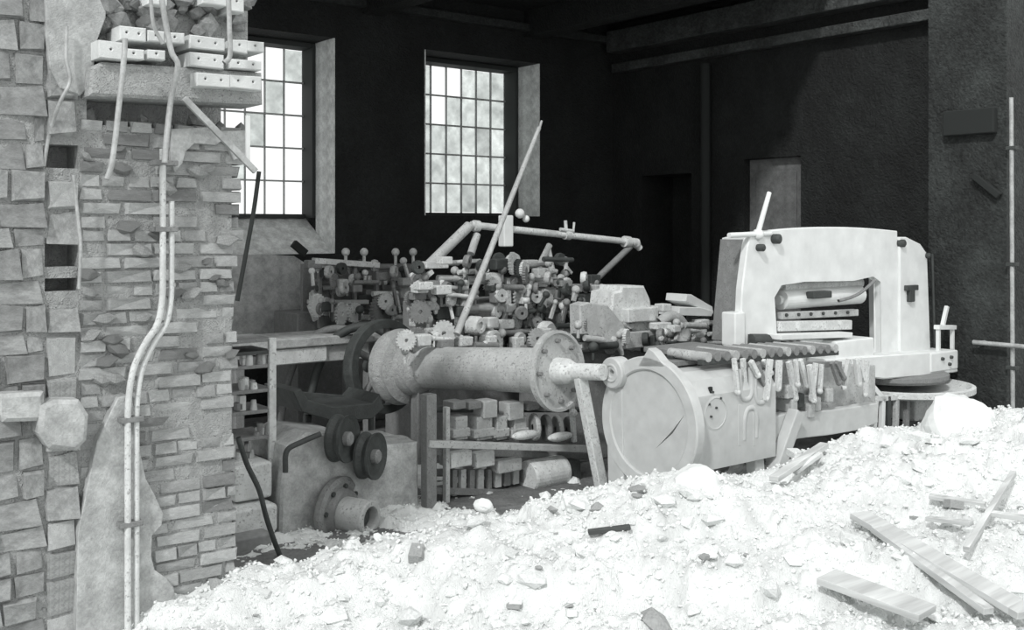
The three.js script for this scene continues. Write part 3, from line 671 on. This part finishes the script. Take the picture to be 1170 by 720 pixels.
// --- dusty bench behind, with the row of small machines
{
  const W = -7.25;
  const t = thing('dusty_bench', 'long rubble-strewn bench under the first window', 'bench', P(350, 600, W - .3));
  const a = P(262, 380, W), b = P(440, 380, W);
  obj('worktop', box(a[0], b[0], .79, .86, W - .5, W), M.plaster, t);
  for (const u of [a[0] + .1, b[0] - .1]) for (const w of [W - .08, W - .42]) obj('leg', box(u - .04, u + .04, 0, .79, w - .04, w + .04), M.midIron, t);
  obj('apron', box(a[0] + .05, b[0] - .05, .66, .79, W - .07, W - .04), M.dustIron, t);
  obj('drawer_front', box(a[0] + .35, a[0] + .8, .67, .78, W - .04, W - .02), M.pale, t);
}
function clutter(t, x0, x1, yTop, yBot, w, n, mats) {
  for (let k = 0; k < n; k++) {
    const x = rr(x0, x1), y = rr(yTop, yBot), ww = w + rr(-.22, .12), p = P(x, y, ww), m = mats[Math.floor(rnd() * mats.length)], q = rnd();
    if (q < .22) obj('lever', [beam(p, P(x + rr(-9, 9), y + rr(10, 24), ww + rr(-.05, .05)), rr(.018, .035), rr(.018, .03)), ball(p, rr(.02, .034))], m, t);
    else if (q < .4) obj('shaft', rod(p, P(x + rr(18, 48), y + rr(-3, 3), ww), rr(.012, .028), undefined, 9), m, t);
    else if (q < .58) obj('bracket', [box(p[0] - rr(.03, .08), p[0] + rr(.03, .08), p[1] - rr(.015, .06), p[1] + rr(.015, .04), p[2] - .05, p[2] + .04)], m, t);
    else if (q < .74) obj('collar', lathe(p, [rr(-.4, 1), rr(-.2, .2), 1], [[.012, -.02], [.05, -.022], [.056, 0], [.05, .022], [.012, .02]].map(([r, d]) => [r * rr(.9, 1), d]), 18), m, t);
    else if (q < .84) obj('gear_wheel', gear(p, [rr(-.3, .9), 0, 1], rr(.05, .10), .025, 20), m, t);
    else obj('knob', [ball(p, rr(.022, .04)), rod(off(p, 0, -.09, 0), p, .012, .012, 7)], m, t);
  }
}
{
  // small machine with top rail, behind the bench
  const W = -7.9;
  const t = thing('rail_machine', 'low dark machine with pale top rail and knobs behind the bench', 'machine', P(410, 600, W - .3));
  const b0 = P(346, 380, W), b1 = P(470, 380, W);
  obj('bed', box(b0[0], b1[0], 0, .98, W - .55, W - .1), M.midIron, t);
  obj('front_panel', plate(pix([[346, 302], [470, 302], [472, 372], [346, 374]], W - .3), W - .3, .04), M.midIron, t);
  obj('top_rail', beam(P(358, 298, W), P(432, 303, W), .05, .07), M.pale, t);
  obj('lower_rail', beam(P(352, 345, W), P(420, 345, W), .035, .05), M.dustIron, t);
  for (const x of [365, 405, 430]) obj('rail_post', beam(P(x, 300, W - .02), P(x, 375, W - .02), .03, .04), M.midIron, t);
  for (const x of [354, 375, 394]) obj('lever', beam(P(x, 348, W + .03), P(x + 7, 366, W + .03), .05, .03), M.pale, t);
  for (const x of [395, 416, 452, 472]) obj('knob', [ball(P(x, 288, W - .1), .036), rod(P(x, 288, W - .1), P(x, 303, W - .1), .014)], M.pale, t);
  const gp = P(436, 356, W + .1);
  obj('gear_wheel', gear(gp, [.35, 0, .94], .15, .04, 30), M.midIron, t);
  clutter(t, 356, 474, 296, 366, W + .06, 85, [M.pale, M.dustIron, M.midIron, M.midIron, M.darkIron]);
}
{
  const W = -6.5;
  const t = thing('shaft_machine', 'wrecked machine bristling with shafts and levers behind the long cylinder', 'machine', P(560, 600, W - .3));
  const b0 = P(496, 400, W), b1 = P(680, 400, W);
  obj('bed', box(b0[0], b1[0], 0, .86, W - .7, W - .12), M.midIron, t);
  obj('upper_frame', box(b0[0] + .1, b1[0] - .1, .86, 1.12, W - .6, W - .3), M.midIron, t);
  for (const [x0, y0, x1, y1, r] of [[470, 350, 560, 352, .03], [500, 318, 640, 322, .026], [548, 352, 665, 356, .03], [480, 378, 600, 380, .03], [560, 335, 660, 330, .02]]) obj('shaft', rod(P(x0, y0, W + .02), P(x1, y1, W + .02), r), M.dustIron, t);
  for (const [x0, y0, x1, y1] of [[505, 345, 500, 395], [533, 325, 522, 392], [580, 318, 582, 360], [620, 345, 604, 392], [494, 310, 470, 330]]) obj('strut', beam(P(x0, y0, W + .06), P(x1, y1, W + .06), .035, .03), M.pale, t);
  for (const [x, y, r] of [[563, 392, .10], [625, 380, .09], [545, 372, .07]]) { const p = P(x, y, W + .2); obj('bearing_cap', lathe(p, [.25, 0, .97], [[0, -.06], [r, -.06], [r, .02], [r * .8, .04], [.03, .04], [.03, .02], [0, .02]], 26), M.pale, t); }
  for (const [x, y, a, b] of [[500, 303, 26, 8], [565, 316, 20, 8], [590, 352, 22, 10], [545, 370, 22, 9], [618, 325, 16, 6]]) obj('pale_block', blk(x - a / 2, y - b / 2, x + a / 2, y + b / 2, W + .08, .12), M.pale, t);
  clutter(t, 464, 664, 296, 392, W + .1, 215, [M.pale, M.pale, M.dustIron, M.dustIron, M.midIron, M.midIron, M.darkIron]);
  clutter(t, 460, 640, 380, 402, W + .35, 26, [M.pale, M.dustIron, M.midIron]);
}
{
  const W = -5.6;
  const t = thing('casting_machine', 'low machine carrying pale castings beside the white arched housing', 'machine', P(740, 600, W - .3));
  const b0 = P(662, 400, W), b1 = P(828, 400, W);
  obj('bed', box(b0[0], b1[0], 0, .80, W - .7, W - .05), M.midIron, t);
  obj('gusset', plate(pix([[665, 398], [664, 350], [672, 347], [694, 350], [712, 372], [722, 390], [722, 398]], W + .12), W + .12, .12, [], .01), M.dustIron, t, 'grey triangular gusset plate');
  obj('casting', plate(pix([[700, 355], [702, 336], [711, 334], [712, 329], [736, 329], [742, 342], [744, 352], [752, 352], [752, 372], [742, 378], [728, 378], [722, 372], [706, 366]], W + .05), W + .05, .25, [], .016), M.pale, t, 'pale stepped casting');
  obj('casting_base', blk(720, 378, 758, 397, W + .1, .3, .012), M.dustIron, t);
  obj('casting_step', blk(718, 352, 750, 368, W + .12, .1, .01), M.pale, t);
  obj('curved_pipe', sweep([[752, 370], [765, 362], [776, 366], [783, 380], [780, 395]].map(([x, y]) => P(x, y, W + .05)), .045, 30, 12), M.dustIron, t);
  for (const [x, y, a, b] of [[763, 352, 10, 9], [806, 369, 10, 7]]) obj('pale_block', blk(x - a / 2, y - b / 2, x + a / 2, y + b / 2, W + .02, .1), M.pale, t);
  clutter(t, 640, 700, 318, 350, W - .5, 30, [M.pale, M.dustIron, M.midIron, M.darkIron]);
  clutter(t, 655, 812, 368, 400, W + .12, 75, [M.pale, M.dustIron, M.dustIron, M.midIron, M.darkIron]);
  const v = thing('bent_sheet', 'white sheet of metal folded into a sharp V', 'metal sheet', P(795, 372, W - .05));
  obj('upper_flap', plate(pix([[785, 337], [790, 337], [814, 351], [815, 358], [800, 352], [784, 344]], W - .05), W - .05, .22, [], .004), M.white, v);
  obj('lower_flap', plate(pix([[777, 352], [800, 352], [815, 356], [813, 361], [776, 360]], W - .02), W - .02, .22, [], .004), M.white, v);
  obj('stand', blk(790, 361, 800, 402, W - .1, .06), M.midIron, v);
}
// horizontal overhead pipe with struts, leaning pole
{
  const W = -6.6;
  const t = thing('overhead_pipe', 'horizontal pipe with couplings held on slanting struts above the machines', 'pipe', P(630, 330, W));
  obj('tube', rod(P(538, 257, W), P(725, 277, W), .028), M.pale, t);
  for (const [x, y, r] of [[541, 258, .045], [575, 262, .04], [645, 268, .042], [713, 276, .05], [722, 277, .04]]) { const p = P(x, y, W), q = P(x + 6, y + .6, W); obj('coupling', rod(p, q, r), M.pale, t); }
  obj('valve', [rod(P(647, 266, W), P(646, 252, W), .015), rod(P(640, 262, W + .02), P(655, 264, W + .02), .014), rod(P(655, 266, W), P(656, 254, W), .01)], M.pale, t);
  obj('end_elbow', [ball(P(727, 279, W), .04), rod(P(727, 279, W), P(731, 284, W), .03)], M.pale, t);
  obj('wrapped_joint', [blk(576, 246, 587, 282, W + .05, .08, .01), ball(P(594, 244, W), .04), ball(P(601, 250, W), .03)], M.white, t);
  for (const [x0, y0, x1, y1, r, m] of [[536, 258, 490, 303, .04, M.dustIron], [628, 280, 606, 324, .026, M.dustIron], [626, 281, 634, 322, .022, M.pale], [720, 282, 668, 332, .028, M.midIron], [604, 300, 582, 322, .024, M.midIron], [545, 268, 538, 290, .03, M.dustIron]]) obj('strut', rod(P(x0, y0, W), P(x1, y1, W + .05), r), m, t);
  single('leaning_pole', [rod(P(522, 382, -6.0), P(616, 146, -6.35), .026, .017), rod(P(616, 148, -6.35), P(619, 138, -6.35), .009, .009)], M.dustIron, 'long pole leaning up across the second window', 'pole', P(530, 380, -6.0));
  single('stick', [beam(P(335, 278, -8.5), P(349, 290, -8.5), .07, .05)], M.black, 'short dark stick lying on the sloping window sill', 'stick', P(342, 288, -8.5));
}
// upright pipe at the end wall
{
  single('wall_conduit', [rod([8.33, 0, Q(806, 200, 8.33)[2]], [8.33, 3.4, Q(806, 200, 8.33)[2]], .05)], M.black, 'black upright pipe on the end wall beside the grey door', 'pipe', [8.33, 0, Q(806, 200, 8.33)[2]]);
}

// ================================================================ RUBBLE
const ctrl = [
  [205, 690, 4.25], [300, 652, 4.5], [400, 632, 4.7], [470, 612, 4.85], [520, 597, 4.95], [640, 572, 5.1], [700, 564, 5.15], [760, 556, 5.2], [797, 540, 5.2], [850, 560, 5.3], [900, 552, 5.5], [960, 528, 5.65], [1010, 512, 5.7], [1060, 496, 5.8], [1120, 482, 5.8], [1170, 474, 5.8], [1300, 462, 5.8], [1450, 470, 5.8],
  [100, 760, 4.0], [200, 725, 4.15], [320, 725, 4.15], [450, 725, 4.2], [600, 725, 4.22], [750, 725, 4.2], [900, 725, 4.15], [1050, 725, 4.1], [1170, 725, 4.0], [1300, 725, 3.9],
  [800, 640, 4.6], [1000, 620, 4.75], [1170, 600, 4.8], [620, 640, 4.6],
].map(([x, y, d]) => [(x - 585) / F * d, d, EYE - (y - 260) * d / F]);
for (let x = -4; x <= 7; x += .8) { ctrl.push([x, 3.2, -.12], [x, 2.4, -.16]); }
for (const [x, d, h] of [[-1.3, 4.85, .0], [-1.0, 5.0, .0], [-.7, 5.12, .0], [-.35, 5.3, .02], [-.1, 5.42, .04], [-1.2, 5.3, -.04], [-.6, 5.7, -.02], [0, 5.9, .02], [.5, 6.1, .03], [1.2, 6.2, .08], [1.8, 6.6, .1], [2.4, 6.9, .2], [3.2, 6.8, .3], [0, 6.6, -.05], [1, 7, -.05], [2, 7.4, 0], [3, 7.6, .1], [-2, 5.2, -.05], [-3, 4.5, -.1], [4.2, 6.5, .3], [5.5, 5.5, -.05], [5.5, 6.8, -.05]]) ctrl.push([x, d, h]);
function heapBase(x, d) {
  let s = 0, ws = 0;
  for (const [cx, cd, h] of ctrl) { const r2 = (cx - x) ** 2 + ((cd - d) * 1.15) ** 2 + .004, k = 1 / (r2 * r2); s += k * h; ws += k; }
  return s / ws;
}
const cell = (x, y, s) => { const xi = Math.floor(x), yi = Math.floor(y); let b = 9, id = 0; for (let i = -1; i < 2; i++) for (let j = -1; j < 2; j++) { const px = xi + i + hash(xi + i, yi + j, s), py = yi + j + hash(xi + i, yi + j, s + 1), q = (px - x) ** 2 + (py - y) ** 2; if (q < b) { b = q; id = hash(xi + i, yi + j, s + 2); } } return [Math.sqrt(b), id]; };
function heap(x, d) {
  const c1 = cell(x * 9, d * 9, 401), c2 = cell(x * 26, d * 26, 441);
  return heapBase(x, d) + (fbm(x * 3, d * 3, 301, 3) - .5) * .10 + (c1[1] - .5) * .065 * clamp(1.1 - c1[0]) + (c2[1] - .5) * .028 + (fbm(x * 30, d * 30, 331, 2) - .5) * .025;
}
{
  const x0 = -3.6, x1 = 5.4, d0 = 2.6, d1 = 7.3, nx = 420, nd = 220, pos = [], idx = [];
  for (let j = 0; j <= nd; j++) for (let i = 0; i <= nx; i++) { const x = x0 + (x1 - x0) * i / nx, d = d0 + (d1 - d0) * j / nd; pos.push(x, heap(x, d), -d); }
  for (let j = 0; j < nd; j++) for (let i = 0; i < nx; i++) { const a = j * (nx + 1) + i, b = a + 1, c = a + nx + 1, e = c + 1; idx.push(a, b, e, a, e, c); }
  const g = new THREE.BufferGeometry();
  g.setAttribute('position', new THREE.Float32BufferAttribute(pos, 3));
  g.setIndex(idx);
  const uv = []; for (let k = 0; k < pos.length; k += 3) uv.push(pos[k], pos[k + 2]);
  g.setAttribute('uv', new THREE.Float32BufferAttribute(uv, 2));
  g.computeVertexNormals();
  const root = new THREE.Group();
  root.name = 'rubble_heap';
  root.userData = { label: 'broad white heap of plaster and masonry rubble in front of the machines', category: 'rubble', kind: 'stuff' };
  scene.add(root);
  const m = new THREE.Mesh(g, M.rubble);
  m.name = 'rubble_surface'; m.castShadow = m.receiveShadow = true;
  root.add(m);
  // angular stones
  const ico = new THREE.IcosahedronGeometry(1, 0);
  const geos = [0, 1, 2, 3, 4, 5].map((v) => {
    const q = clean(ico.clone()), p = q.attributes.position, mv = {};
    for (let i = 0; i < p.count; i++) { const k = [p.getX(i), p.getY(i), p.getZ(i)].map((n) => n.toFixed(2)).join(); mv[k] ??= [rr(.6, 1.2), rr(.5, 1), rr(.6, 1.2)]; p.setXYZ(i, p.getX(i) * mv[k][0], p.getY(i) * mv[k][1], p.getZ(i) * mv[k][2]); }
    q.computeVertexNormals();
    return boxUV(q);
  });
  geos.push(roughBox(.05, .06).clone().scale(2, .7, 1), roughBox(.08, .1).clone().scale(1.4, .9, 1.2));
  for (let k = 0; k < 290; k++) {
    const px = rr(190, 1180), d = rr(4.25, px > 850 ? 6 : 5.3), x = (px - 585) / F * d, y = heap(x, d);
    const r = .014 + .05 * Math.pow(rnd(), 3.2);
    const s = new THREE.Mesh(geos[Math.floor(rnd() * geos.length)], M.rubbleStone[rnd() < .13 ? 4 : Math.floor(rnd() * 4)]);
    s.name = 'stone'; s.castShadow = s.receiveShadow = true;
    s.position.set(x, y + r * .15, -d);
    s.scale.set(r * rr(.8, 1.5), r * rr(.6, 1), r * rr(.8, 1.4));
    s.rotation.set(rr(-.4, .4), rr(0, 6.3), rr(-.4, .4));
    root.add(s);
  }
  const N = 16000, im = new THREE.InstancedMesh(geos[1], M.rubbleStone[2], N), mx = new THREE.Matrix4(), e = new THREE.Euler(), qq = new THREE.Quaternion();
  for (let k = 0; k < N; k++) {
    const d = rr(3.9, 6.6), px = rr(150, 1230), x = (px - 585) / F * d, r = rr(.003, .011);
    qq.setFromEuler(e.set(rr(0, 6), rr(0, 6), rr(0, 6)));
    mx.compose(new THREE.Vector3(x, heap(x, d) + r * .3, -d), qq, new THREE.Vector3(r * rr(.7, 1.6), r, r));
    im.setMatrixAt(k, mx);
  }
  im.name = 'crumbs'; im.userData.kind = 'stuff'; im.castShadow = im.receiveShadow = true;
  root.add(im);
}
// larger things lying on the heap
const lay = (px, py, dd = 0) => { let best = 5; for (let d = 3.9; d < 6.6; d += .01) { const x = (px - 585) / F * d; if (heapBase(x, d) >= EYE - (py - 260) * d / F) { best = d; break; } } const q = at(px, py, best + dd); return q; };
function boulder(px, py, d, rx, ry, rz, mt, label, s) {
  const g = new THREE.IcosahedronGeometry(1, 4), p = g.attributes.position;
  for (let i = 0; i < p.count; i++) { const v = new THREE.Vector3().fromBufferAttribute(p, i), n = 1 + .35 * (fbm(v.x * 1.7 + 9, v.y * 1.7 + v.z * 1.3 + 5, s, 3) - .5) + .10 * (fbm(v.x * 7 + 3, v.y * 7 + v.z * 5, s + 7, 2) - .5); p.setXYZ(i, v.x * n * rx, v.y * n * ry, v.z * n * rz); }
  const h = clean(g); h.deleteAttribute('uv');
  const q = at(px, py, d);
  h.translate(...q); h.computeVertexNormals();
  return single('boulder', h, mt, label, 'boulder', off(q, 0, -ry, 0));
}
boulder(1098, 492, 5.95, .24, .20, .22, M.rubbleStone[2], 'large rounded white lump of masonry below the round tray', 501);
boulder(798, 555, 5.15, .12, .10, .12, M.rubbleStone[2], 'white lump on the heap crest before the round end plate', 521);
boulder(552, 578, 5.0, .045, .035, .05, M.rubbleStone[1], 'small pale lump at the heap crest below the cam rack', 541);
const board = (name, p0, p1, wide, thick, m, label, lift = .055, up = [0, 1, 0]) => {
  const a = lay(...p0), b = lay(...p1);
  const g = beam(off(a, 0, lift, 0), off(b, 0, lift, 0), wide, thick, up);
  return single(name, g, m, label, 'timber', off(a, 0, 0, 0));
};
board('plank', [982, 604], [1175, 722], .11, .03, M.wood, 'long pale plank running down the heap at its steepest side', .065);
board('plank', [1000, 618], [1130, 715], .05, .03, M.wood, 'narrow pale lath beside the long plank on the heap');
board('plank', [944, 682], [1060, 726], .16, .03, M.wood, 'broad pale board sticking up at the bottom of the heap', .085);
board('pole', [1104, 648], [1158, 558], .028, .028, M.wood, 'pale thin pole lying across the slats on the heap', .075);
board('slat', [1062, 580], [1126, 590], .05, .02, M.wood, 'upper short slat behind the thin pole');
board('slat', [1130, 600], [1172, 606], .05, .02, M.wood, 'short slat beside the thin pole at the heap side');
board('slat', [1060, 606], [1110, 612], .04, .02, M.wood, 'lower short slat before the thin pole');
board('splinter', [884, 560], [942, 520], .05, .03, M.wood, 'splintered pale board rising towards the dark bed opening');
board('splinter', [908, 552], [938, 530], .03, .02, M.wood, 'thin splinter leaning beside the splintered board');
board('batten', [672, 622], [720, 616], .035, .02, M.darkWood, 'small dark batten half buried in the middle of the heap');

renderer.render(scene, camera);
